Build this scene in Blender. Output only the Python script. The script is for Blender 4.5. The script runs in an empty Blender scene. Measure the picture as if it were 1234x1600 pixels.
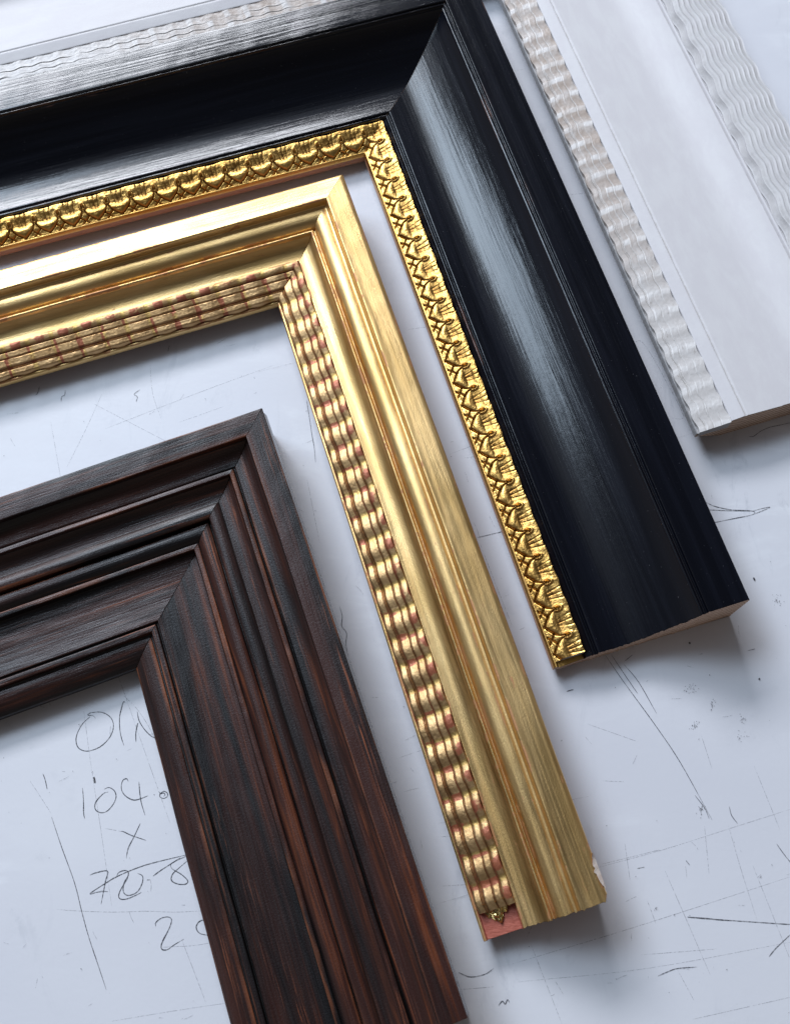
import bpy, math, random
from mathutils import Matrix, Vector, noise

# ------------------------------------------------------------------ scene, camera
S = bpy.context.scene
COL = S.collection
H = 0.60
F_PX, TX, TY = 1581.3, math.radians(19.630), math.radians(0.702)

def mul(a, b):
    return [[sum(a[i][k]*b[k][j] for k in range(3)) for j in range(3)] for i in range(3)]
Rx = [[1,0,0],[0,math.cos(TX),-math.sin(TX)],[0,math.sin(TX),math.cos(TX)]]
Ry = [[math.cos(TY),0,math.sin(TY)],[0,1,0],[-math.sin(TY),0,math.cos(TY)]]
RM = mul(Ry, Rx)
cam = bpy.data.cameras.new('camera')
cam_o = bpy.data.objects.new('camera', cam)
COL.objects.link(cam_o)
m = Matrix(RM).to_4x4(); m.translation = (0, 0, H)
cam_o.matrix_world = m
cam.sensor_fit = 'VERTICAL'; cam.sensor_height = 24; cam.lens = F_PX/1600*24
cam.clip_start = 0.02; cam.clip_end = 60
cam.dof.use_dof = True; cam.dof.focus_distance = 0.62; cam.dof.aperture_fstop = 9.0
S.camera = cam_o

# ------------------------------------------------------------------ world (soft room light, brighter towards the window wall)
W = bpy.data.worlds.new('World'); S.world = W; W.use_nodes = True
nt = W.node_tree; nt.nodes.clear()
out = nt.nodes.new('ShaderNodeOutputWorld'); bg = nt.nodes.new('ShaderNodeBackground')
tc = nt.nodes.new('ShaderNodeTexCoord')
def vdot(vec):
    d = nt.nodes.new('ShaderNodeVectorMath'); d.operation = 'DOT_PRODUCT'
    nt.links.new(tc.outputs['Generated'], d.inputs[0]); d.inputs[1].default_value = Vector(vec).normalized()
    return d.outputs['Value']
def mrange(v, a, b, c, d):
    n = nt.nodes.new('ShaderNodeMapRange'); n.interpolation_type = 'SMOOTHSTEP'
    nt.links.new(v, n.inputs[0])
    for i, x in enumerate((a, b, c, d)): n.inputs[i+1].default_value = x
    return n.outputs[0]
glow = mrange(vdot((-0.38, 0.45, 0.85)), 0.86, 0.99, 0.0, 0.50)
ceil = mrange(vdot((0.12, -0.1, 1)), 0.20, 0.95, 0.23, 0.05)
ad = nt.nodes.new('ShaderNodeMath'); ad.operation = 'ADD'
nt.links.new(glow, ad.inputs[0]); nt.links.new(ceil, ad.inputs[1])
cm = nt.nodes.new('ShaderNodeMix'); cm.data_type = 'RGBA'
nt.links.new(mrange(vdot((-0.38, 0.45, 0.85)), 0.3, 0.95, 0.0, 1.0), cm.inputs[0])
cm.inputs[6].default_value = (1.0, 0.90, 0.84, 1); cm.inputs[7].default_value = (0.78, 0.86, 1.0, 1)
nt.links.new(cm.outputs[2], bg.inputs['Color'])
nt.links.new(ad.outputs[0], bg.inputs['Strength']); nt.links.new(bg.outputs[0], out.inputs[0])

# ------------------------------------------------------------------ window light
def area(name, az, el, dist, sx, sy, power, col):
    L = bpy.data.lights.new(name, 'AREA'); L.shape = 'RECTANGLE'; L.size = sx; L.size_y = sy
    L.energy = power; L.color = col
    o = bpy.data.objects.new(name, L); COL.objects.link(o)
    a, e = math.radians(az), math.radians(el)
    d = Vector((-math.sin(a)*math.cos(e), math.cos(a)*math.cos(e), math.sin(e)))
    o.location = Vector((0, 0.3, 0)) + d*dist
    o.rotation_euler = (-d).to_track_quat('-Z', 'Y').to_euler()
    return o
area('window_light', 25, 34, 5.0, 2.65, 1.05, 215, (0.90, 0.93, 1.0))
area('upper_window_light', 38, 50, 4.0, 1.9, 1.1, 19, (0.78, 0.88, 1.0))
area('side_window_light', 52, 49, 4.0, 1.8, 1.2, 64, (0.66, 0.82, 1.0))

S.view_settings.view_transform = 'Standard'; S.view_settings.look = 'None'
S.view_settings.exposure = 0.24; S.view_settings.gamma = 1.0

# ------------------------------------------------------------------ material helpers
class NT:
    def __init__(s, name):
        s.m = bpy.data.materials.new(name); s.m.use_nodes = True
        s.t = s.m.node_tree; s.t.nodes.clear()
        s.o = s.t.nodes.new('ShaderNodeOutputMaterial')
        s.p = s.t.nodes.new('ShaderNodeBsdfPrincipled'); s.t.links.new(s.p.outputs[0], s.o.inputs[0])
        s.uvn = None
    def n(s, ty, **k):
        x = s.t.nodes.new(ty)
        for a, b in k.items(): setattr(x, a, b)
        return x
    def put(s, sock, v):
        if isinstance(v, bpy.types.NodeSocket): s.t.links.new(v, sock)
        elif isinstance(v, (tuple, list)) and len(v) == 3 and sock.type == 'RGBA': sock.default_value = (*v, 1)
        else: sock.default_value = v
    def uv(s):
        if not s.uvn: s.uvn = s.n('ShaderNodeUVMap'); s.uvn.uv_map = 'UVMap'
        return s.uvn.outputs[0]
    def obj(s): return s.n('ShaderNodeTexCoord').outputs['Object']
    def noise(s, scale, vec=None, detail=4, rough=.55, dist=0.0, sc=1.0, off=(0,0,0)):
        """scale is a 3-vector applied to the coordinates"""
        v = s.n('ShaderNodeVectorMath', operation='MULTIPLY_ADD')
        s.put(v.inputs[0], vec if vec is not None else s.uv()); v.inputs[1].default_value = scale; v.inputs[2].default_value = off
        x = s.n('ShaderNodeTexNoise'); s.t.links.new(v.outputs[0], x.inputs['Vector'])
        x.inputs['Scale'].default_value = sc; x.inputs['Detail'].default_value = detail
        x.inputs['Roughness'].default_value = rough; x.inputs['Distortion'].default_value = dist
        return x.outputs[0]
    def rng(s, v, a, b, c=0.0, d=1.0, smooth=True):
        x = s.n('ShaderNodeMapRange'); x.interpolation_type = 'SMOOTHSTEP' if smooth else 'LINEAR'
        s.put(x.inputs[0], v)
        for i, y in enumerate((a, b, c, d)): x.inputs[i+1].default_value = y
        return x.outputs[0]
    def math(s, op, a, b=0.0, clamp=False):
        x = s.n('ShaderNodeMath', operation=op); x.use_clamp = clamp
        s.put(x.inputs[0], a); s.put(x.inputs[1], b); return x.outputs[0]
    def mix(s, f, a, b):
        x = s.n('ShaderNodeMix', data_type='RGBA'); s.put(x.inputs[0], f); s.put(x.inputs[6], a); s.put(x.inputs[7], b)
        return x.outputs[2]
    def mixf(s, f, a, b):
        x = s.n('ShaderNodeMix', data_type='FLOAT'); s.put(x.inputs[0], f); s.put(x.inputs[2], a); s.put(x.inputs[3], b)
        return x.outputs[0]
    def attr(s, name): 
        x = s.n('ShaderNodeAttribute'); x.attribute_name = name; return x.outputs['Fac']
    def bump(s, h, dist, strength=1.0, nrm=None):
        x = s.n('ShaderNodeBump'); x.inputs['Distance'].default_value = dist; x.inputs['Strength'].default_value = strength
        s.put(x.inputs['Height'], h)
        if nrm is not None: s.t.links.new(nrm, x.inputs['Normal'])
        return x.outputs[0]
    def set(s, **k):
        for a, b in k.items(): s.put(s.p.inputs[a.replace('_', ' ')], b)
        return s.m

def mat_table():
    t = NT('worn_white_worktop'); o = t.obj()
    big = t.noise((3, 3, 3), o, 4, .6)
    smear = t.noise((9, 26, 9), o, 5, .65, 0.6)
    grime = t.noise((22, 22, 22), o, 6, .7, 0.4)
    g = t.rng(grime, .56, .74)
    zone = t.rng(t.noise((4.0, 5.5, 4), o, 3, .5, 0, 1, (3.3, 1.2, 0)), .48, .64)
    spots = t.rng(t.noise((420, 420, 420), o, 2, .5), .74, .80)
    c = t.mix(t.rng(big, .3, .7), (.61, .615, .66), (.655, .66, .695))
    worn = t.rng(t.noise((3.2, 4.0, 3), o, 3, .5, 0, 1, (8.1, 4.6, 0)), .42, .62)
    c = t.mix(t.math('MULTIPLY', t.rng(smear, .50, .66), t.math('MULTIPLY', worn, .8)), c, (.72, .735, .77))
    c = t.mix(t.math('MULTIPLY', t.rng(t.noise((55, 18, 20), o, 6, .75, 0.8), .54, .70), t.math('MULTIPLY', worn, .6)), c, (.44, .455, .50))
    c = t.mix(t.math('MULTIPLY', t.math('MULTIPLY', g, zone), .42), c, (.36, .375, .41))
    c = t.mix(t.math('MULTIPLY', spots, t.math('MULTIPLY', zone, .7)), c, (.10, .10, .11))
    r = t.mixf(t.rng(smear, .35, .7), .36, .52)
    nb = t.bump(t.noise((300, 300, 300), o, 3), .00006)
    return t.set(Base_Color=c, Roughness=r, Normal=nb, Specular_IOR_Level=.35)

def mat_darkwood(off):
    t = NT('dark_stained_wood')
    fine = t.noise((26, 900, 1), None, 5, .65, .3, 1, (off, off, 0))
    mid = t.noise((6, 190, 1), None, 5, .65, 1.1, 1, (off*2, off, 0))
    wide = t.noise((3.5, 60, 1), None, 4, .6, .8, 1, (off, off*3, 0))
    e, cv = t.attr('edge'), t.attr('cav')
    streak = t.math('MULTIPLY', t.rng(mid, .50, .70), t.rng(wide, .42, .62))
    c = t.mix(t.rng(wide, .35, .65), (.0050, .0040, .0046), (.036, .0112, .0078))
    c = t.mix(streak, c, (.13, .035, .012))
    hot = t.math('MULTIPLY', t.rng(fine, .52, .68), t.rng(t.noise((7, 110, 1), None, 3, .5, .5, 1, (off*5, 1, 0)), .56, .70))
    c = t.mix(t.math('MULTIPLY', hot, .8), c, (.30, .085, .028))
    wear = t.math('MULTIPLY', e, t.rng(t.noise((9, 60, 1), None, 4, .6, 0, 1, (off, 7, 0)), .46, .66))
    c = t.mix(t.math('MULTIPLY', wear, .75), c, (.26, .085, .035))
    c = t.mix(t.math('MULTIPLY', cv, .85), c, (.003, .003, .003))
    r = t.mixf(t.rng(fine, .3, .7), .30, .48)
    b = t.bump(fine, .00022)
    b = t.bump(t.noise((900, 900, 1), None, 2, .6), .00012, 1, b)
    return t.set(Base_Color=c, Roughness=r, Normal=b, Specular_IOR_Level=.38)

def mat_black():
    t = NT('polished_black_finish')
    br = t.noise((14, 520, 1), None, 5, .6, .6)
    br2 = t.noise((4, 120, 1), None, 4, .6, .8, 1, (3, 1, 0))
    dust = t.rng(t.noise((1100, 1100, 1), None, 2, .5), .735, .775)
    pimp = t.noise((260, 320, 1), None, 2, .5)
    c = t.mix(t.rng(br2, .4, .7), (.0026, .0031, .0056), (.0046, .0055, .0098))
    e = t.math('MULTIPLY', t.attr('edge'), t.rng(t.noise((12, 50, 1), None, 4, .6), .60, .68))
    c = t.mix(t.math('MULTIPLY', e, .8), c, (.12, .06, .045))
    c = t.mix(t.math('MULTIPLY', dust, .5), c, (.25, .25, .27))
    r = t.mixf(t.rng(br2, .3, .7), .13, .20)
    b = t.bump(br, .00013); b = t.bump(br2, .00017, 1, b); b = t.bump(pimp, .00003, 1, b)
    return t.set(Base_Color=c, Roughness=r, Normal=b, Specular_IOR_Level=.38)

def mat_gold(name, a, b_, bole, amt, rough=.34, cav_c=None, fleck=0.0, sh=0.0):
    t = NT(name)
    st = t.noise((16, 420, 1), None, 5, .6, .5)
    big = t.noise((11, 40, 1), None, 4, .6, .6, 1, (4, 2, 0))
    leaf = t.noise((60, 60, 1), None, 3, .6, .5)
    e, cv = t.attr('edge'), t.attr('cav')
    c = t.mix(t.rng(big, .35, .68), a, b_)
    c = t.mix(t.math('MULTIPLY', t.rng(leaf, .5, .7), .3), c, b_)
    w1 = t.math('MULTIPLY', t.rng(t.noise((70, 520, 1), None, 5, .65, .6, 1, (1, 6, 0)), .66-amt*.06-sh, .74-amt*.06-sh), .95)
    w2 = t.math('MULTIPLY', e, t.rng(t.noise((45, 90, 1), None, 5, .7, .3, 1, (8, 1, 0)), .50, .58))
    w3 = t.math('MULTIPLY', cv, t.rng(t.noise((30, 60, 1), None, 4, .7, .3, 1, (2, 9, 0)), .36, .50))
    w = t.math('MAXIMUM', t.math('MAXIMUM', w1, w2), t.math('MULTIPLY', w3, .45), )
    w = t.math('MULTIPLY', t.rng(w, .3, .6), min(1, amt), True)
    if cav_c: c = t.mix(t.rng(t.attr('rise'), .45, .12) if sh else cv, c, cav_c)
    c2 = t.mix(w, c, bole)
    met = t.math('SUBTRACT', 1.0, t.math('MULTIPLY', w, .92), True)
    r = t.mixf(w, t.mixf(t.rng(st, .3, .7), rough-.07, rough+.10), .5)
    bb = t.bump(st, .00014); bb = t.bump(leaf, .00010, 1, bb)
    bb = t.bump(t.noise((900, 1100, 1), None, 3, .75), .00012, 1, bb)
    if fleck:
        bb = t.bump(t.noise((420, 420, 1), None, 3, .7), .0003*fleck, 1, bb)
    return t.set(Base_Color=c2, Metallic=met, Roughness=r, Normal=bb)

def mat_gilt_ripple():
    t = NT('rubbed_gilt_ripple')
    g1 = t.noise((700, 700, 1), None, 4, .7)
    g2 = t.noise((45, 130, 1), None, 4, .6, .4)
    c = t.mix(t.rng(g2, .35, .65), (.62, .41, .205), (.48, .30, .14))
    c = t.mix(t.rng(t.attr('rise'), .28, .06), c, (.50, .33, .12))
    k = t.rng(t.math('ADD', t.attr('edge'), t.math('MULTIPLY', t.math('SUBTRACT', g1, .5), .9)), .35, .62)
    c = t.mix(t.math('MULTIPLY', k, .9), c, (.33, .085, .045))
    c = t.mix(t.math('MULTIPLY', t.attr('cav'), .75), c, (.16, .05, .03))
    met = t.math('SUBTRACT', 1.0, t.math('MULTIPLY', k, .6), True)
    b = t.bump(g1, .00018); b = t.bump(t.noise((60, 500, 1), None, 4, .6), .0002, 1, b)
    return t.set(Base_Color=c, Metallic=met, Roughness=t.mixf(k, .52, .42), Normal=b)

def mat_gesso(name, a, b_, recess_c, amt):
    t = NT(name)
    n1 = t.noise((30, 90, 1), None, 5, .65, .4)
    n2 = t.noise((130, 130, 1), None, 4, .7)
    c = t.mix(t.rng(n1, .4, .65), a, b_)
    g = t.math('MULTIPLY', t.attr('cav'), t.rng(n2, .35, .6))
    c = t.mix(t.math('MULTIPLY', g, amt), c, recess_c)  # recesses turn darker grey in patches
    sp = t.rng(t.noise((500, 500, 1), None, 2, .5), .77, .80)
    c = t.mix(t.math('MULTIPLY', sp, .5), c, (.12, .10, .09))
    b = t.bump(n2, .00015)
    return t.set(Base_Color=c, Roughness=.55, Normal=b, Specular_IOR_Level=.25)

def mat_ripple_gesso():
    t = NT('rubbed_gesso_ripple')
    u = t.n('ShaderNodeSeparateXYZ'); t.put(u.inputs[0], t.uv())
    n1 = t.noise((60, 60, 1), None, 5, .7, .5)
    lower = t.rng(u.outputs[0], .32, .50)          # the sanding stops near the cut end
    k = t.math('MULTIPLY', t.rng(n1, .30, .62, .45, 1.0), t.math('SUBTRACT', 1.0, t.math('MULTIPLY', lower, .75)))
    c = t.mix(k, (.60, .585, .58), (.42, .345, .295))
    c = t.mix(t.math('MULTIPLY', t.attr('edge'), .8), c, (.68, .66, .65))
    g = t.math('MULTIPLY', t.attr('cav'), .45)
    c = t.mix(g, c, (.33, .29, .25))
    sp = t.rng(t.noise((160, 300, 1), None, 3, .6), .64, .74)
    c = t.mix(t.math('MULTIPLY', sp, .5), c, (.22, .18, .15))
    return t.set(Base_Color=c, Roughness=.40, Normal=t.bump(t.noise((220, 300, 1), None, 4, .7), .0003), Specular_IOR_Level=.4)

def mat_plain(name, a, b_, scale, rough, bump=.0002, spec=.4, metal=0.0):
    t = NT(name)
    n = t.noise(scale, t.obj(), 5, .6, .5)
    return t.set(Base_Color=t.mix(t.rng(n, .35, .65), a, b_), Roughness=rough, Normal=t.bump(n, bump), Specular_IOR_Level=spec, Metallic=metal)

def mat_endgrain(name, a, b_, period, ang):
    t = NT(name)
    r = t.n('ShaderNodeVectorRotate', rotation_type='Z_AXIS'); t.put(r.inputs[0], t.uv()); r.inputs['Angle'].default_value = ang
    wv = t.n('ShaderNodeTexWave'); t.put(wv.inputs[0], r.outputs[0]); wv.inputs['Scale'].default_value = 1/period
    wv.inputs['Distortion'].default_value = 1.5; wv.inputs['Detail'].default_value = 2
    n = t.noise((700, 700, 1), None, 3, .6)
    c = t.mix(wv.outputs['Fac'], a, b_); c = t.mix(t.math('MULTIPLY', n, .25), c, (.12, .07, .04))
    return t.set(Base_Color=c, Roughness=.75, Normal=t.bump(wv.outputs['Fac'], .0002))

def mat_pencil(name, col, lo, hi):
    t = NT(name); o = t.obj()
    n = t.noise((900, 900, 900), o, 2, .6)
    tr = t.n('ShaderNodeBsdfTransparent'); mx = t.n('ShaderNodeMixShader')
    t.put(mx.inputs[0], t.rng(n, .36, .60, lo, hi)); t.t.links.new(tr.outputs[0], mx.inputs[1]); t.t.links.new(t.p.outputs[0], mx.inputs[2])
    t.t.links.new(mx.outputs[0], t.o.inputs[0])
    return t.set(Base_Color=col, Roughness=.5)

M = {}
M['table'] = mat_table()
M['dark'] = mat_darkwood(1.3); M['dark2'] = mat_darkwood(5.7)
M['black'] = mat_black()
M['gilt'] = mat_gold('rubbed_water_gilding', (.76, .52, .235), (.61, .395, .155), (.36, .085, .045), .55, .41, None)
M['gilt_ripple'] = mat_gilt_ripple()
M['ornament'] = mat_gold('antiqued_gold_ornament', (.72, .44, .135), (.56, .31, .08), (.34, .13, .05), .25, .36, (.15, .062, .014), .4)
M['foil'] = mat_gold('crumpled_leaf', (.85, .68, .30), (.70, .50, .18), (.35, .09, .06), .1, .20, None, 1)
M['bole'] = mat_plain('red_bole', (.44, .13, .09), (.33, .085, .055), (300, 900, 60), .6, .0003)
M['bole_side'] = mat_plain('worn_red_side', (.22, .060, .035), (.30, .13, .055), (40, 300, 60), .5)
M['pink_side'] = mat_plain('gilt_pink_side', (.46, .24, .14), (.40, .19, .11), (20, 200, 200), .4)
M['gesso'] = mat_gesso('smooth_white_gesso', (.60, .58, .595), (.625, .61, .62), (.42, .39, .36), .5)
M['gesso_wavy'] = mat_gesso('wavy_white_gesso', (.54, .525, .53), (.57, .56, .56), (.36, .34, .33), .75)
M['gesso_ripple'] = mat_ripple_gesso()
M['gesso_side'] = mat_plain('grey_gesso_side', (.34, .335, .34), (.26, .25, .25), (20, 300, 60), .5)
M['reflect_side'] = mat_plain('black_side_grey_reflection', (.07, .073, .085), (.11, .113, .13), (20, 200, 200), .22, .0001, .6)  # black-painted side, with the worktop's grey reflection put into its colour
M['end_oak'] = mat_endgrain('sawn_brown_end_grain', (.56, .41, .31), (.32, .21, .15), .0055, .75)
M['end_pale'] = mat_endgrain('sawn_pale_end_grain', (.56, .40, .30), (.45, .30, .21), .006, .5)
M['end_dark'] = mat_endgrain('stained_end_grain', (.10, .05, .03), (.05, .022, .014), .005, .5)
M['pencil'] = mat_pencil('graphite_line', (.045, .047, .06), .45, 1.0)
M['faint'] = mat_pencil('faint_graphite_line', (.20, .205, .23), .03, .5)
M['ink'] = mat_pencil('dark_fleck', (.02, .02, .025), .6, 1.0)

# ------------------------------------------------------------------ object helpers
def mesh_obj(name, verts, faces, mats, fm=None, parent=None, uvs=None, attrs=None, smooth=40):
    me = bpy.data.meshes.new(name); me.from_pydata(verts, [], faces)
    for x in mats: me.materials.append(x)
    if fm: me.polygons.foreach_set('material_index', fm)
    if uvs:
        l = me.uv_layers.new(name='UVMap')
        vi = [0]*len(me.loops); me.loops.foreach_get('vertex_index', vi)
        flat = []
        for i in vi: flat += uvs[i]
        l.data.foreach_set('uv', flat)
    for k, v in (attrs or {}).items():
        a = me.attributes.new(k, 'FLOAT', 'POINT'); a.data.foreach_set('value', v)
    me.validate(); me.update()
    me.polygons.foreach_set('use_smooth', [True]*len(me.polygons))
    me.set_sharp_from_angle(angle=math.radians(smooth))
    o = bpy.data.objects.new(name, me); COL.objects.link(o)
    if parent: o.parent = parent
    return o

def thing(name, label, cat, loc, group=None):
    o = bpy.data.objects.new(name, None); COL.objects.link(o); o.location = loc
    o.empty_display_size = .03
    o['label'] = label; o['category'] = cat
    if group: o['group'] = group
    return o

def nz(x, y, z=0.0): return noise.noise(Vector((x, y, z)))

def round_prof(pts, r=.0005, ang=22):
    """pts: list of (w,z,mat). Corners sharper than ang get a small arc. Returns w,z,mat(of following span),edge,cav"""
    o = []
    n = len(pts)
    for i, (w, z, mt) in enumerate(pts):
        if i in (0, n-1): o.append((w, z, mt, 0, 0)); continue
        a = Vector((pts[i-1][0]-w, pts[i-1][1]-z)); b = Vector((pts[i+1][0]-w, pts[i+1][1]-z))
        turn = math.degrees(math.pi - a.angle(b))
        if turn < ang: o.append((w, z, mt, 0, 0)); continue
        cross = -(a.x*b.y - a.y*b.x)         # sign: convex (crest) or concave
        convex = ((-a.x)*b.y - (-a.y)*b.x) < 0
        q = min(r, a.length*.45, b.length*.45)
        p1 = Vector((w, z)) + a.normalized()*q; p2 = Vector((w, z)) + b.normalized()*q
        P = Vector((w, z))
        k = min(1.0, turn/45)
        for t in (0, .33, .67, 1):
            c = p1*(1-t)**2 + P*2*t*(1-t) + p2*t*t
            o.append((c.x, c.y, pts[i-1][2] if t < .5 else mt, k if convex else 0, 0 if convex else k))
    # extra samples at a small distance so that the wear mask stays narrow
    res = []
    for i in range(len(o)-1):
        w0, z0, mt, e0, c0 = o[i]; w1, z1, _, e1, c1 = o[i+1]
        res.append(o[i]); L = math.hypot(w1-w0, z1-z0)
        if L > .0024:
            for d in (.0008, L-.0008):
                t = d/L; res.append((w0+(w1-w0)*t, z0+(z1-z0)*t, mt, 0, 0))
    res.append(o[-1])
    return res

def curve(w0, z0, w1, z1, k, n=8, mt=0, ends=True):
    """bowed run between two points; k>0 bulges up, k<0 hollows, in metres of sagitta"""
    r = []
    L = math.hypot(w1-w0, z1-z0); nx, nzv = -(z1-z0)/L, (w1-w0)/L
    for i in range(n+1):
        t = i/n; s = 4*t*(1-t)*k
        r.append((w0+(w1-w0)*t + nx*s, z0+(z1-z0)*t + nzv*s, mt))
    return r

FR = {  # origin x,y, angle of the top arm, angle error of the right arm
 'A': (-0.08739, 0.26582, 20.528, -1.248),
 'B': (-0.04175, 0.44273, 18.180, -0.385),
 'C': (0.04584, 0.62077, 17.128, 0.283),
 'D': (0.15735, 0.81653, 17.233, -0.0287)}
KN = {  # profile drawing -> real width, and lift of the surface
 'A': ((0,.0152,.0316,.0534,.0690,.1044,.1251), (0,.0146,.0301,.0507,.0650,.0987,.1180), (.001,.001,.0021,.0034,.0042,.0057,.0056)),
 'B': ((0,.0180,.0340,.0484,.0716), (0,.0166,.0323,.0459,.0677), (.0013,.0012,.0024,.0033,.0049)),
 'C': ((0,.0276,.0938,.1018,.1205), (0,.0254,.0896,.0971,.1133), (.0009,.0005,.0030,.0022,.0020)),
 'D': ((0,.0433,.1170,.1257,.1499), (0,.0406,.1100,.1191,.1411), (-.002,-.002,.0016,.0003,.0028))}
def lerp_k(xs, ys, x):
    if x <= xs[0]: return ys[0] + (x-xs[0])
    for i in range(len(xs)-1):
        if x <= xs[i+1]: return ys[i] + (ys[i+1]-ys[i])*(x-xs[i])/(xs[i+1]-xs[i])
    return ys[-1] + (x-xs[-1])
def WM(k, w): return lerp_k(KN[k][0], KN[k][1], w)
def ZM(k, w, z):
    xs, ys = KN[k][0], KN[k][2]; w = min(max(w, xs[0]), xs[-1])
    return z + lerp_k(xs, ys, w)*min(1, max(0, (z-.002)/.003))
def basis(k):
    x, y, th, dl = FR[k]; th = math.radians(th); e = th + math.radians(dl)
    u = Vector((math.cos(th), math.sin(th))); v = Vector((math.sin(e), -math.cos(e)))
    return Vector((x, y)), u, v
def mapper(k, arm):
    O, u, v = basis(k)
    def f(s, w, z):
        W_ = WM(k, w); p = (-u*W_ + v*s) if arm == 'R' else (v*W_ - u*s)
        return (p.x, p.y, ZM(k, w, z))
    return f

def rail(name, k, arm, prof, mats, parent, s_end, side_mats, ds=.004, bottom=None, end_mat=None, wob=.00012, seed=0, gap=.00012, end_jit=0.0, r=.0005, chips=None):
    """prof: top profile from the outer edge to the sight edge as (w,z,matindex). Solid body with sides, underside and cut end."""
    mp = mapper(k, arm); P = round_prof(prof, r)
    bot = bottom or (lambda w: 0.0)
    nP = len(P)
    def send(w):
        return s_end + end_jit*nz(w*900, seed*3.1) + (chips(w) if chips else 0)
    Lmax = s_end; ns = max(4, int(Lmax/ds))
    verts, uvs, ed, cv, faces, fm = [], [], [], [], [], []
    loop = [(w, z, mt, e, c, True) for (w, z, mt, e, c) in P]
    und = [(w, bot(w)) for (w, z, mt, e, c) in P][::-1]
    # thin the underside
    und2 = [und[0]]
    for q in und[1:-1]:
        if abs(q[1]-und2[-1][1]) > 1e-5: und2.append((q[0], und2[-1][1])); und2.append(q)
    und2.append(und[-1])
    for w, z in und2: loop.append((w, z, 0, 0, 0, False))
    nL = len(loop)
    for j in range(ns+1):
        t = j/ns
        for i, (w, z, mt, e, c, top) in enumerate(loop):
            s0 = WM(k, w) + gap; s = s0 + (send(w)-s0)*t
            dz = dw = 0
            if top and wob:
                dz = wob*(nz(s*22, w*160+seed*7) + .6*nz(s*75, w*420, seed*3))
                dw = wob*1.2*nz(s*16+9, w*120, seed*5)*(0 if i in (0,) else 1)
                if e and j: dz -= abs(nz(s*130, seed*9, w*60))*wob*1.4
            verts.append(mp(s, w+dw, z+dz)); uvs.append((s+seed*.37, w)); ed.append(e); cv.append(c)
    flip = arm == 'T'
    def add(f, mi):
        faces.append(f[::-1] if flip else f); fm.append(mi)
    for j in range(ns):
        for i in range(nL):
            i2 = (i+1) % nL
            a, b, c_, d = j*nL+i, j*nL+i2, (j+1)*nL+i2, (j+1)*nL+i
            if i < nP-1: mi = loop[i][2]
            elif i == nP-1: mi = side_mats[1]
            elif i == nL-1: mi = side_mats[0]
            else: mi = side_mats[2]
            add((a, b, c_, d), mi)
    # mitre face and cut end as fans between top and bottom
    for j, rev in ((0, True), (ns, False)):
        ring = [j*nL+i for i in range(nL)]
        f = tuple(ring if not rev else ring[::-1])
        if j == 0: add(f, side_mats[2])
    o = mesh_obj(name, verts, faces, mats, fm, parent, uvs, {'edge': ed, 'cav': cv})
    # cut end: its own mesh (different look)
    ev, ef, eu = [], [], []
    N = nP
    for i, (w, z, mt, e, c) in enumerate(P):
        s = send(w) + .0001
        jz = z - .00005
        zb = bot(w)
        for q in range(5):
            zz = zb + (jz-zb)*q/4
            ev.append(mp(s, w, zz)); eu.append((w, zz))
    for i in range(N-1):
        for q in range(4):
            f = (i*5+q, i*5+q+1, (i+1)*5+q+1, (i+1)*5+q)
            ef.append(f if not flip else f[::-1])
    mesh_obj('cut_end', ev, ef, [end_mat or mats[side_mats[2]]], None, o, eu, None)
    return o

def strip(name, k, arm, w0, w1, hf, mats, parent, s_end, nw, ds, zb, wf=None, seed=0, s_gap=.0001, uvo=.41, smooth=60, extra=None):
    """carved strip: height field hf(s,w)->(z,cav,rise) between w0 and w1, skirts down to zb"""
    mp = mapper(k, arm)
    ns = int(s_end/ds)
    verts, uvs, cv, rs, ed, faces, fm = [], [], [], [], [], [], []
    for j in range(ns+1):
        for i in range(nw+3):
            q = min(max(i-1, 0), nw)/nw; w = w0 + (w1-w0)*q
            s0 = WM(k, w) + s_gap; s = s0 + (s_end-s0)*j/ns
            dw = wf(s, q) if wf else 0
            z, c, rr, *x4 = hf(s, q)
            if i in (0, nw+2): z = zb
            verts.append(mp(s, w+dw, z)); uvs.append((s+seed*uvo, w)); cv.append(c); rs.append(rr); ed.append(x4[0] if x4 else 0)
    n = nw+3; flip = arm == 'T'
    for j in range(ns):
        for i in range(n-1):
            f = (j*n+i, j*n+i+1, (j+1)*n+i+1, (j+1)*n+i); faces.append(f[::-1] if flip else f); fm.append(0)
    for j in (0, ns):                                   # closing ends
        base = len(verts)
        for i in range(1, n-1):
            x, y, z = verts[j*n+i]; verts.append((x, y, zb)); uvs.append(uvs[j*n+i]); cv.append(0); rs.append(0); ed.append(0)
        for i in range(1, n-2):
            f = (j*n+i, j*n+i+1, base+i, base+i-1)
            if (j == 0) != flip: f = f[::-1]
            faces.append(f); fm.append(len(mats)-1)
    return mesh_obj(name, verts, faces, mats, fm, parent, uvs, {'edge': ed, 'cav': cv, 'rise': rs}, smooth)

# ------------------------------------------------------------------ the worktop
def table():
    x0, x1, y0, y1 = -1.1, 1.1, -.7, 1.35
    v = [(x0,y0,0),(x1,y0,0),(x1,y1,0),(x0,y1,0),(x0,y0,-.03),(x1,y0,-.03),(x1,y1,-.03),(x0,y1,-.03)]
    f = [(0,1,2,3),(7,6,5,4),(0,4,5,1),(1,5,6,2),(2,6,7,3),(3,7,4,0)]
    o = mesh_obj('worktop', v, f, [M['table']]); o['kind'] = 'structure'
    return o
TABLE = table()

def unproj(px, py, z=0.0):
    c = Vector(((px-617)/F_PX, -(py-800)/F_PX, -1)); d = Matrix(RM) @ c
    t = (z-H)/d.z; return Vector((0, 0, H)) + d*t

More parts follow.
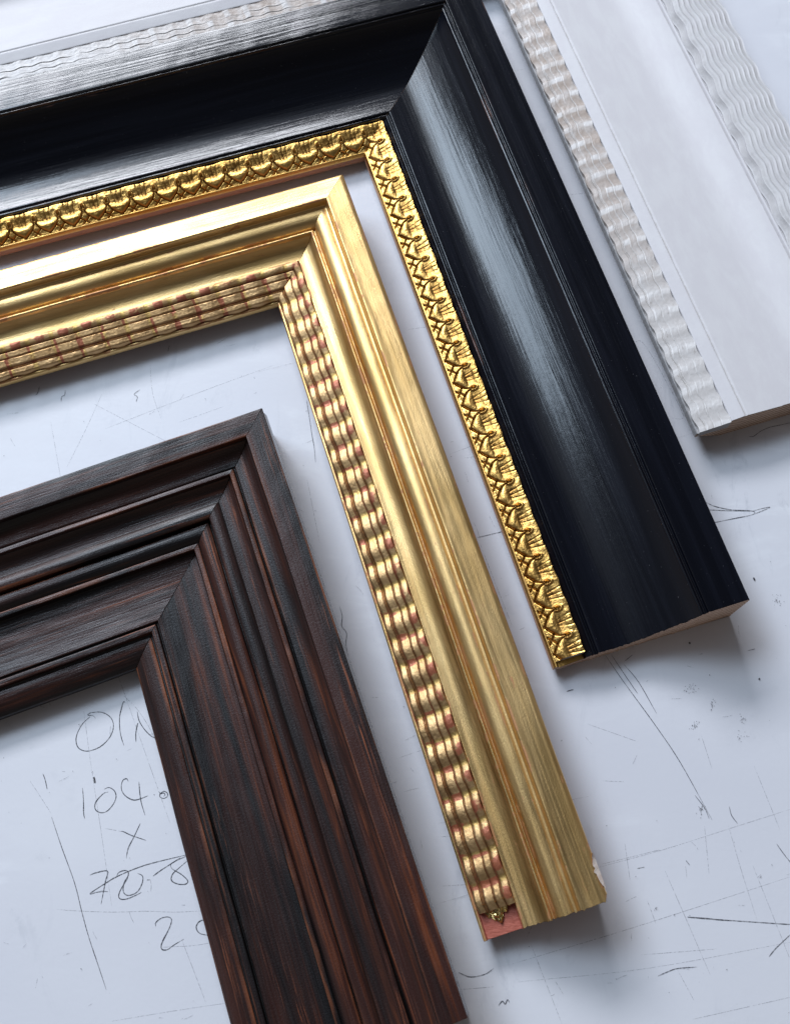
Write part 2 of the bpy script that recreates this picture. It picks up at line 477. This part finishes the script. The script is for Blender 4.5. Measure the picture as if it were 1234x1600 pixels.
def smooth_line(pts, n=5):
    if len(pts) < 3: 
        a, b = pts[0], pts[-1]; k = 8
        return [a.lerp(b, i/k) for i in range(k+1)]
    q = [pts[0]*2-pts[1]] + pts + [pts[-1]*2-pts[-2]]; r = []
    for i in range(1, len(q)-2):
        for j in range(n):
            t = j/n; a, b, c, d = q[i-1], q[i], q[i+1], q[i+2]
            r.append(.5*((2*b)+(c-a)*t+(2*a-5*b+4*c-d)*t*t+(3*b-a-3*c+d)*t**3))
    r.append(q[-2]); return r

def strokes(name, lines, mat, width, z):
    """pencil lines lying on the worktop, all of one hand, as thin ribbons"""
    verts, faces = [], []
    for li, (ox, oy, sc, pts) in enumerate(lines):
        P = [unproj(ox+x/sc, oy+y/sc) for x, y in pts]
        for p in P: p.z = z
        C = smooth_line(P); n = len(C); b = len(verts)
        for i, p in enumerate(C):
            a, c = C[max(i-1, 0)], C[min(i+1, n-1)]; d = (c-a); d.z = 0
            if d.length < 1e-9: d = Vector((1, 0, 0))
            d.normalize(); nn = Vector((-d.y, d.x, 0))
            t = i/(n-1); wd = width*(.75+.35*nz(p.x*160, p.y*160, li))*(.35+.65*min(1, 7*t, 7*(1-t)))
            zz = z + li*1.5e-6
            verts += [(p.x+nn.x*wd/2, p.y+nn.y*wd/2, zz), (p.x-nn.x*wd/2, p.y-nn.y*wd/2, zz)]
        for i in range(n-1): faces.append((b+2*i, b+2*i+1, b+2*i+3, b+2*i+2))
    return mesh_obj(name, verts, faces, [mat], None, TABLE)

WR = (80, 1080, 3.636); R5 = (0, 880, 2.222); R7 = (800, 850, 2.134); R4 = (617, 400, 2.0); R3 = (0, 400, 2.0); R6 = (450, 900, 2.2436); RD = (1000, 560, 5.274)
def L(o, *p): return (*o, list(p))
writing = [
 L(WR,(255,155),(240,140),(210,135),(230,122),(290,120),(340,150),(355,200),(335,260),(280,315),(210,340),(160,325),(143,285),(150,240),(180,185),(222,145)),
 L(WR,(422,65),(412,60),(400,100),(390,150),(392,220),(402,270),(415,308)),
 L(WR,(483,290),(482,240),(490,195),(495,180)), L(WR,(490,115),(500,165),(530,215),(570,255),(615,275)),
 L(WR,(180,550),(185,620),(186,690),(192,725)),
 L(WR,(303,556),(330,547),(360,565),(370,600),(355,640),(320,680),(285,690),(255,675),(250,645),(265,615),(300,580),(325,572)),
 L(WR,(440,512),(430,497),(410,505),(400,535),(405,570),(430,600),(470,618),(510,610),(552,593)), L(WR,(500,515),(505,580),(515,640),(535,705)),
 L(WR,(584,588),(590,590)), L(WR,(612,568),(622,580),(640,568),(660,578),(662,596),(640,609),(620,600),(620,585),(640,578),(648,590),(638,597)),
 L(WR,(402,800),(410,797),(460,820),(540,847)), L(WR,(508,750),(470,830),(440,890),(427,950)),
 L(WR,(220,1045),(260,1030),(322,1022),(310,1080),(285,1210)), L(WR,(325,1138),(270,1140),(222,1150),(300,1097),(380,1050),(500,1000),(600,970),(775,928)),
 L(WR,(370,1058),(385,1030),(420,1018),(440,1030),(430,1070),(400,1120),(385,1160),(395,1180),(430,1180),(480,1160),(515,1142)),
 L(WR,(440,1045),(415,1090),(412,1140),(440,1160),(490,1140),(518,1090),(520,1050),(492,1034)),
 L(WR,(545,1072),(565,1071)), L(WR,(580,1050),(620,1020),(690,975),(735,945)),
 L(WR,(770,936),(700,968),(680,985),(690,1010),(740,1040),(776,1075),(765,1095),(720,1095),(685,1075),(690,1040),(720,1010),(790,950)),
 L(WR,(595,1335),(595,1315),(625,1290),(665,1282),(685,1300),(670,1350),(630,1430),(630,1465),(660,1468),(700,1440),(755,1408)),
 L(WR,(890,1298),(860,1300),(835,1315),(825,1345),(845,1375),(895,1387)),
]
lines_dark = [
 L(R5,(180,880),(215,985),(260,1110),(285,1210),(310,1300),(340,1390),(370,1480)), L(R5,(150,730),(158,752),(165,785)),
 L(R7,(310,372),(360,445),(400,500),(480,610),(560,730),(665,920)), L(R7,(330,370),(370,430),(418,500)), L(R7,(370,400),(420,460),(480,565)), L(R7,(608,838),(640,880),(655,915)), L(R7,(375,390),(400,370)),
 L(R7,(583,1243),(640,1247),(700,1253),(830,1262),(926,1268),(970,1266)), L(R7,(583,1244),(640,1249),(720,1256)), L(R7,(855,1375),(880,1345),(930,1298)), L(R7,(880,1000),(905,1035),(935,1072)),
 L(R7,(485,1440),(515,1427),(550,1415),(615,1410)), L(R7,(415,1082),(440,1077)), L(R7,(183,491),(200,485)), L(R7,(783,356),(808,350)), L(R7,(722,875),(730,905),(750,932)), L(R7,(578,1055),(590,1070)),
 L(R4,(970,770),(1000,783),(1050,793),(1115,797),(1116,808),(1060,820),(1000,832),(985,833)), L(R4,(975,793),(1040,796),(1115,797)), L(R4,(1115,808),(1145,797),(1170,785),(1150,788),(1116,797)),
 L(R4,(255,880),(290,872),(340,860)), L(R4,(390,975),(402,985),(410,1000),(425,1012)),
 L(RD,(890,645),(930,643),(990,600),(1060,570),(1150,550),(1250,528)),
 L(R6,(598,1390),(640,1405),(690,1395),(720,1375)), L(R6,(737,1505),(750,1490),(760,1500),(768,1485),(775,1495)), L(R6,(975,405),(1000,398)),
 L(R6,(180,105),(190,140),(188,175),(205,200),(203,240),(212,285)),
 L(R3,(958,450),(966,500),(975,560),(982,600),(986,645)),
 L(R3,(205,420),(203,435),(194,440),(192,455)), L(R3,(125,408),(118,430),(110,436)), L(R3,(438,418),(420,432),(430,440),(426,456)), L(R3,(530,280),(526,298)),
]
lines_faint = [
 L(WR,(35,1240),(150,1248),(350,1255),(550,1250),(700,1255),(870,1248)), L(WR,(185,100),(225,400),(290,830),(345,1220)), L(WR,(60,455),(82,458)), L(WR,(425,340),(470,322)),
 L(WR,(310,780),(420,800)), L(WR,(620,1455),(720,1450),(810,1445),(905,1430)), L(WR,(400,15),(480,90),(560,210),(640,380)), L(R5,(390,1590),(600,1555),(800,1525)), L(R5,(125,1475),(132,1440)), L(R5,(105,755),(180,870)),
 L(R7,(280,1080),(500,1020),(720,950),(940,880)), L(R7,(0,1400),(400,1280),(940,1105)), L(R7,(20,1460),(450,1415),(940,1325)), L(R7,(720,940),(760,1080),(815,1255)), L(R7,(800,1070),(860,1220),(935,1410)),
 L(R7,(375,1000),(392,1122)), L(R7,(450,1190),(478,1265)), L(R7,(550,1420),(605,1522)), L(R7,(60,1330),(165,1600)), L(R7,(600,1585),(940,1508)), L(R7,(805,740),(890,950)), L(R7,(630,640),(665,750)), L(R7,(430,1370),(680,1350)),
 L(R7,(250,600),(420,660)), L(R7,(240,640),(265,668)), L(R7,(300,790),(372,793)), L(R7,(640,940),(655,1100)),
 L(R3,(320,430),(270,540),(210,660)), L(R3,(470,340),(478,430),(505,510)), L(R3,(160,520),(190,690)), L(R3,(330,540),(640,420),(860,340)), L(R3,(290,460),(560,600)), L(R3,(560,520),(700,470)), L(R3,(880,760),(950,800)),
 L(R3,(960,700),(1000,900)), L(R6,(520,915),(600,910)), L(R6,(540,1087),(650,1080)), L(R6,(380,640),(470,610)), L(R6,(1100,1010),(1300,960)), L(R6,(600,1450),(720,1440)),
 L(R4,(740,280),(765,265),(800,310),(850,400),(900,500),(865,508)), L(R4,(170,620),(300,570)), L(R4,(40,230),(150,215)),
 (600, 0, 1.946, [(395,215),(430,210)]), (600, 0, 1.946, [(560,592),(610,588)]),
]
specks = []
rs = random.Random(4)
for cx_, cy_, n_, sp in ((605,605,22,16),(628,885,24,16),(598,482,26,22),(668,536,18,14),(765,640,12,18),(880,190,22,22),(765,580,14,14),(480,1212,8,8),(825,1108,6,5)):
    for _ in range(n_):
        x = cx_+rs.gauss(0, sp*.5); y = cy_+rs.gauss(0, sp*.5); specks.append(L(R7,(x,y),(x+rs.uniform(-3,3),y+rs.uniform(-2,3))))
for _ in range(120):
    x, y = rs.uniform(0, 1234), rs.uniform(500, 1600); specks.append((0,0,1.0,[(x,y),(x+rs.uniform(-2,2),y+rs.uniform(-1,2))]))
for x, y in ((805,117),(590,330),(822,450),(655,435),(245/1.0,0)): specks.append(L(R7,(x,y),(x+2,y+5)))
for _ in range(170):
    x, y = rs.uniform(0, 1234), rs.uniform(420, 1600); a = rs.choice((rs.gauss(-.25, .25), rs.gauss(1.2, .25), rs.uniform(0, 3.1))); l = rs.uniform(3, 26)
    lines_faint.append((0, 0, 1.0, [(x, y), (x+l*.5*math.cos(a)+rs.uniform(-1, 1), y+l*.5*math.sin(a)), (x+l*math.cos(a), y+l*math.sin(a)+rs.uniform(-1.5, 1.5))]))
for _ in range(14):
    x, y = rs.uniform(0, 1234), rs.uniform(500, 1600); l = rs.uniform(60, 260); a = rs.choice((-.24, 1.2))+rs.gauss(0, .06)
    lines_faint.append((0, 0, 1.0, [(x, y), (x+l*.5*math.cos(a), y+l*.5*math.sin(a)+rs.uniform(-1, 1)), (x+l*math.cos(a), y+l*math.sin(a))]))
dots = [L(WR,(243,488),(248,497)), L(WR,(247,495),(250,520)), L(R7,(803,112),(807,122)), L(R7,(588,328),(592,333)), L(R7,(820,448),(824,452))]
strokes('pencil_writing', writing, M['pencil'], .00066, .00012)
strokes('pencil_line', lines_dark, M['pencil'], .00048, .00020)
strokes('faint_scratch', lines_faint, M['faint'], .00034, .00006)
strokes('dark_speck', specks, M['pencil'], .00045, .00028)
strokes('ink_dot', dots, M['ink'], .0014, .00036)

# ------------------------------------------------------------------ A: dark wooden frame
def frame_A():
    O, u, v = basis('A')
    t = thing('wooden_frame_corner', 'dark brown stained wooden frame corner with stepped mouldings and orange grain streaks', 'picture frame', (O.x, O.y, 0))
    p = [(-.0016, .0010, 1), (-.0015, .0280, 1), (-.0008, .0330, 1), (0, .0365, 0), (0, .0425, 0), (.0002, .0432, 0), (.0150, .0428, 0), (.0153, .0388, 0)]
    p += curve(.0158, .0385, .0278, .0322, -.0016, 7) + [(.0283, .0312, 0), (.0292, .0312, 0), (.0296, .0342, 0), (.0325, .0342, 0), (.0330, .0312, 0)]
    p += curve(.0334, .0308, .0440, .0262, -.0012, 6) + curve(.0446, .0262, .0528, .0268, .0012, 6) + [(.0534, .0262, 0), (.0538, .0218, 0), (.0548, .0220, 0)]
    p += curve(.0550, .0232, .0645, .0205, .0016, 7) + [(.0652, .0200, 0), (.0656, .0214, 0), (.0688, .0212, 0), (.0694, .0158, 0)]
    p += curve(.0700, .0156, .1030, .0138, -.0012, 8) + [(.1034, .0118, 0), (.1044, .0118, 0), (.1048, .0142, 0), (.1084, .0140, 0), (.1090, .0104, 0), (.1102, .0104, 0)]
    p += curve(.1106, .0108, .1225, .0075, .0010, 5) + [(.1251, .0060, 0), (.1254, .0040, 0)]
    for arm, sd, mt in (('R', 1, 'dark'), ('T', 2, 'dark2')):
        rail('rail', 'A', arm, p, [M[mt], M['reflect_side'], M['end_dark']], t, .353, (1, 0, 2), .003, lambda w: 0.0 if w < .108 else .0045, M['end_dark'], .00022, sd, .00025)
frame_A()

# ------------------------------------------------------------------ B: gilt frame with ripple sight edge
PB = .01584
GB = (.235, .455, .735, .800)
def ripple_B(seed):
    def hf(s, q):
        b = .0172 - .0072*q
        skew = .22*math.sin(q*3.5+seed)
        ph = s/PB*2*math.pi + skew
        ci = math.floor(ph/(2*math.pi)+.5)
        h = (.5+.5*math.cos(ph - 2*math.pi*ci*0))**.75
        jit = .85+.35*nz(ci*3.1, seed, 2)
        dg = min(abs(q-x) for x in GB); gr = math.exp(-(dg/.017)**2)
        kb = sum(q > x for x in GB)
        lvl = (.0004, .0003, .0005, -.0002, .0001)[kb]
        outer = q < GB[0]
        rnd = math.sin(min(1, q/GB[0])*math.pi)**.5*.0007 if outer else 0
        z = b + lvl + rnd + .0014*h*jit - .0010*gr + .00012*nz(s*600, q*14, seed)
        if q > .97: z -= .0008*(q-.97)/.03
        n1 = nz(s*70, q*5, seed*2.3)
        if outer: bole = max(0, min(1, (h-.40)*2.2))*(.62+.6*n1+.25*nz(ci*2.1, seed))
        else: bole = max(0, min(1, (.34-h)*5))*max(0, min(1, .55+2.2*nz(ci*1.9+.3, kb*2.7, seed)))*(.8+.6*n1)
        bole = max(bole, .75*gr*max(0, min(1, .5+2*n1)))
        return z, gr, h, max(0, min(1, bole))
    def wf(s, q): return .00042*math.cos(s/PB*2*math.pi + .22*math.sin(q*3.5+seed)) + .0002*nz(s*60, q*3, seed)
    return hf, wf
def frame_B():
    O, u, v = basis('B')
    t = thing('gilt_frame_corner', 'rubbed gold leaf frame corner with rippled inner edge and broken lower end', 'picture frame', (O.x, O.y, 0))
    p = [(.0014, .0290, 0), (0, .0330, 0), (.0006, .0350, 0), (.0030, .0359, 0), (.0140, .0362, 0), (.0176, .0366, 0), (.0182, .0352, 0), (.0186, .0318, 0)]
    p += curve(.0188, .0312, .0212, .0306, -.0004, 3) + curve(.0214, .0308, .0306, .0258, .0016, 7) + [(.0310, .0236, 0), (.0322, .0236, 0), (.0326, .0262, 0), (.0334, .0268, 0), (.0344, .0262, 0), (.0348, .0240, 0)]
    p += curve(.0350, .0238, .0482, .0172, -.0021, 9) + [(.0486, .0160, 1), (.0486, .0128, 1), (.0694, .0062, 1), (.0697, .0080, 0), (.0712, .0076, 0), (.0716, .0068, 0)]
    for arm, sd in (('R', 3), ('T', 4)):
        r = rail('rail', 'B', arm, p, [M['gilt'], M['bole'], M['bole_side']], t, .479, (2, 0, 2), .003, lambda w: 0.0 if w < .060 else .0045, M['bole_side'], .00015, sd, .00008,
                 .0008, .0007, (lambda w: -.004*max(0, 1-w/.003)) if arm == 'R' else None)
        hf, wf = ripple_B(sd)
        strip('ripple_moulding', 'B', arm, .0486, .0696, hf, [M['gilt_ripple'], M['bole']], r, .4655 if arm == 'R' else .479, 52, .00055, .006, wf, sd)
        if arm == 'R':
            # crumpled leaf left on the bare bole at the broken end
            mp = mapper('B', 'R'); vv, ff, uu = [], [], []
            n, mm = 34, 16
            for j in range(mm+1):
                for i in range(n+1):
                    q = i/n; e = j/mm
                    w = .0492 + .0192*q
                    s = .4615 + .0046*e*(.75 + 1.5*math.exp(-((q-.55)/.33)**2) + .9*nz(q*7, 11)) + .0012*nz(q*9, 3, e)
                    z = .0180 - .0085*q + .0012*(1-e) - .0034*e**.5 + .0013*abs(nz(q*11, e*5, 1)) + .0005*nz(q*24, e*12, 8)
                    z = max(z, .0131-.0066*(w-.0486)/.0208)
                    vv.append(mp(s, w, z)); uu.append((s, w))
            for j in range(mm):
                for i in range(n): ff.append((j*(n+1)+i, j*(n+1)+i+1, (j+1)*(n+1)+i+1, (j+1)*(n+1)+i))
            mesh_obj('leaf_scrap', vv, ff, [M['foil']], None, r, uu, None, 25)
            # pale chip where gesso broke off the outer corner
            vv, ff = [], []
            for j in range(13):
                s = .4545 + .0178*j/12; d = .0030*math.sin(math.pi*j/12)**.6*(.8+.5*nz(j*.9, 4)) + .0003
                for w, z in ((-.0003, .0345), (-.0003, .0290)): vv.append(mp(s, w, z))
                vv.append(mp(s, d, .03625))
            for j in range(12):
                ff += [(j*3, j*3+3, j*3+5, j*3+2), (j*3+1, j*3+4, j*3+3, j*3)]
            mesh_obj('chip', vv, ff, [M['chipw']], None, r)
M['chipw'] = mat_plain('bare_gesso', (.66, .58, .52), (.56, .46, .40), (300, 300, 300), .6)
frame_B()

# ------------------------------------------------------------------ C: black frame with gold ornament
PC = .0169
def ornament(seed):
    def hf(s, q):                                       # q 0 = outer edge, 1 = sight side
        b = .0142 - .0050*q
        x = s/PC + .012*nz(s*60, seed); ci = math.floor(x+.5); tt = x-ci     # -.5..+.5
        tt += .02*nz(ci*1.7, seed, 4); a = min(.5, abs(tt)); y = 1-q         # y 0 = sight side, 1 = outer
        g = lambda d, wd: math.exp(-(d/wd)**2)
        z = b + .0012*math.sin(math.pi*min(1, q/.9))**.7*(q < .9)
        cav = 0.0
        sm = lambda v: max(0.0, min(1.0, v))
        # leaf outline: a V that opens into curls beside the neighbouring leaves
        ac = .47*math.sin(sm((y-.06)/.50)*math.pi/2)**.8
        inside = a < ac
        if y < .70:
            slope = 1.25 if y < .35 else .8
            d = abs(a-ac)/slope
            k = g(d, .032)*sm((.70-y)/.08)
        else: k = 0
        z -= .0010*k; cav = max(cav, .95*k)
        if inside or y > .56:
            # pale convex tip, brown cupped middle, fluted pale rim
            tipz = sm((.52-y)/.2)*sm(1-(a/max(.05, ac))**2)
            z += .0013*tipz**.7
            mid = g((y-.62)/.20, 1)*sm(1.15-a/.46)
            z -= .0010*mid; cav = max(cav, .98*mid*(.8+.4*nz(s*500, q*9, seed)))
            fl = 0
            for f0, f1 in ((.0, .0), (.11, .20)):
                fc = f0 + (f1-f0)*sm((y-.45)/.5); fl = max(fl, g(a-fc, .022))
            fl *= sm((y-.42)/.12)*sm((1.0-y)/.05)
            fl *= .7+.6*nz(ci*3.3, a*9, seed); z -= .00045*fl; cav = max(cav, .70*fl*sm((.95-y)/.25))
            z += .0004*sm((y-.76)/.10)*(1-.6*fl) + .0002*nz(s*300, q*4, seed+2)*sm((y-.7)/.1)
        # curl between neighbours
        de = math.hypot((.5-a)/.085, (y-.66)/.115)
        if de < 2:
            z += .0010*g(de-1.05, .35) - .0008*g(de, .5); cav = max(cav*sm(de), .8*g(de, .55), .75*g(de-1.7, .25)*(y < .8))
        # little cross lines in the gaps along the sight side
        def seg(ax, ay, bx, by):
            px, py = a-ax, y-ay; vx, vy = bx-ax, by-ay
            t_ = sm((px*vx+py*vy)/(vx*vx+vy*vy)); return math.hypot(px-t_*vx, py-t_*vy)
        if not inside and y < .5:
            k = max(g(seg(.27, .29, .5, .13), .024), g(seg(.5, .13, .36, .0), .024))
            z -= .0008*k; cav = max(cav, .9*k)
            z += .0004*(1-k)
        z += .00010*nz(s*900, q*22, seed) + .00014*nz(s*330, q*9, seed)
        return z, sm(cav), 0
    def wf(s, q): return (.00032*math.cos(s/PC*2*math.pi)*(1-q)**2) + .00015*nz(s*200, q*5)
    return hf, wf
def frame_C():
    O, u, v = basis('C')
    t = thing('black_frame_corner', 'polished black frame corner with wide hollow and gold ornamented inner edge', 'picture frame', (O.x, O.y, 0))
    p = [(.0004, .0350, 0), (0, .0375, 0), (.0002, .0381, 0), (.0272, .0388, 0), (.0276, .0372, 0), (.0284, .0368, 0), (.0290, .0382, 0), (.0298, .0382, 0), (.0303, .0364, 0), (.0312, .0362, 0)]
    n = 40
    sq, sv = (0, .13, .30, .50, .635, .74, .82, 1), (1.20, .76, .59, .47, .29, .10, 0, -.07)
    def slope(q):
        for j in range(len(sq)-1):
            if q <= sq[j+1]: return sv[j] + (sv[j+1]-sv[j])*(q-sq[j])/(sq[j+1]-sq[j])
        return sv[-1]
    hz = [0.0]
    for i in range(n): hz.append(hz[-1] - slope((i+.5)/n)*.0589/n)
    k0 = (.0122-.0356)/(hz[-1]); hz = [.0356 + h_*k0 for h_ in hz]
    for i in range(n+1):
        q = i/n; w = .0316 + (.0905-.0316)*q
        z = hz[i]
        p.append((w, z, 0))
    p += [(.0912, .0118, 0), (.0918, .0106, 0), (.0926, .0106, 0), (.0931, .0124, 0), (.0944, .0124, 0), (.0948, .0117, 0), (.0951, .0114, 0), (.0988, .0096, 0), (.0991, .0092, 0), (.0993, .0070, 1), (.1186, .0078, 1), (.1188, .0096, 1), (.1200, .0094, 1), (.1207, .0084, 1), (.1212, .0070, 2)]
    for arm, sd in (('R', 5), ('T', 6)):
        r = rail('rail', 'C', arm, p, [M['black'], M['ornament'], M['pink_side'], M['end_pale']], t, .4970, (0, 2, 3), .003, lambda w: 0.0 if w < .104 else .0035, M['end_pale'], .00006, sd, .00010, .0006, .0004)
        hf, wf = ornament(sd)
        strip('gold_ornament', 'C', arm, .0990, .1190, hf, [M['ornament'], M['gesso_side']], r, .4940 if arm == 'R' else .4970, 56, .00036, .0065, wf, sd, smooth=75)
frame_C()

# ------------------------------------------------------------------ D: white frame
PD, PW = .0142, .0255
GD = (.30, .545, .75, .805)
def ripple_D(seed):
    def hf(s, q):
        b = .0198 - .0042*q
        ph = s/PD*2*math.pi + .5*math.sin(q*3)
        ci = math.floor(ph/(2*math.pi)+.5)
        h = .5+.5*math.cos(ph)
        dg = min(abs(q-x) for x in GD); i = min(range(4), key=lambda n_: abs(q-GD[n_])); kb = sum(q > x for x in GD)
        gate = max(0, min(1, .75+1.6*nz(s*45, GD[i]*9, seed)))
        gr = math.exp(-(dg/.012)**2)*gate
        ln = math.exp(-((q-GD[i]+.022)/.011)**2)*gate
        z = b + .0006*h*(.7+.5*nz(ci*2.3, kb*1.7, seed)) + (.0003, .0002, .0001, -.0001, 0)[kb] - .0003*gr + .00025*ln + .00010*nz(s*400, q*10, seed)
        wh = max(0, min(1, (h-.72)*6))*max(0, min(1, .5+2.2*nz(ci*1.3+5, kb*3.1, seed)))
        return z, gr, 1-wh, max(ln, wh)
    def wf(s, q): return .0006*math.sin(s/PD*2*math.pi) + .0002*nz(s*80, q*4, seed)
    return hf, wf
def wavy_D(seed):
    def hf(s, q):
        b = .0385 + .0022*math.sin(math.pi*q) - .0045*max(0, q-.86)/.14 - .003*max(0, .05-q)/.05
        x = q*10.5
        f = (x % 1)
        crest = (1-abs(2*f-1))**4
        und = .0002*math.cos(s/PW*2*math.pi + q*1.2)
        z = b + .0009*crest + und*(.4+.6*q) + .0001*nz(s*300, q*20, seed)
        return z, max(0, .55-crest)*(.5+.5*(q > .85)), crest
    def wf(s, q): return .0009*math.sin(s/PW*2*math.pi + .25*math.sin(q*5))*(1 if q < .999 else 1) + .0004*nz(s*60, q*8, seed)
    return hf, wf
def frame_D():
    O, u, v = basis('D')
    t = thing('white_frame_corner', 'white gessoed frame corner with wavy outer band, smooth hollow and beige ripple inside', 'picture frame', (O.x, O.y, 0))
    p = [(.0020, .0300, 0), (.0020, .0340, 0), (.0415, .0340, 0), (.0418, .0342, 0), (.0422, .0358, 0), (.0432, .0364, 0), (.0443, .0358, 0), (.0448, .0338, 0)]
    n = 20
    for i in range(n+1):
        q = i/n; w = .0450 + .0300*q
        p.append((w, .0212 + .0124*(1-q)**2.3, 0))
    p += [(.0900, .0211, 0), (.1158, .0213, 0), (.1166, .0207, 0), (.1172, .0207, 0), (.1178, .0213, 0), (.1257, .0206, 0), (.1262, .0160, 0), (.1488, .0130, 0), (.1490, .0138, 1), (.1499, .0136, 1), (.1502, .0120, 1)]
    reb = lambda w: 0.0 if w < .1315 else .0085
    for arm, sd in (('R', 7), ('T', 8)):
        r = rail('rail', 'D', arm, p, [M['gesso'], M['gesso_side'], M['end_oak']], t, .5392, (0, 1, 2), .004, reb, M['end_oak'], .00004, sd, .00003, .0004, .0005)
        hf, wf = ripple_D(sd)
        strip('ripple_moulding', 'D', arm, .1262, .1489, hf, [M['gesso_ripple'], M['gesso_side']], r, .5399, 56, .0007, .0128, wf, sd, uvo=.0013)
        hf, wf = wavy_D(sd)
        strip('wavy_moulding', 'D', arm, .0004, .0416, hf, [M['gesso_wavy'], M['gesso_side']], r, .5399, 210, .0016, .030, wf, sd)
frame_D()
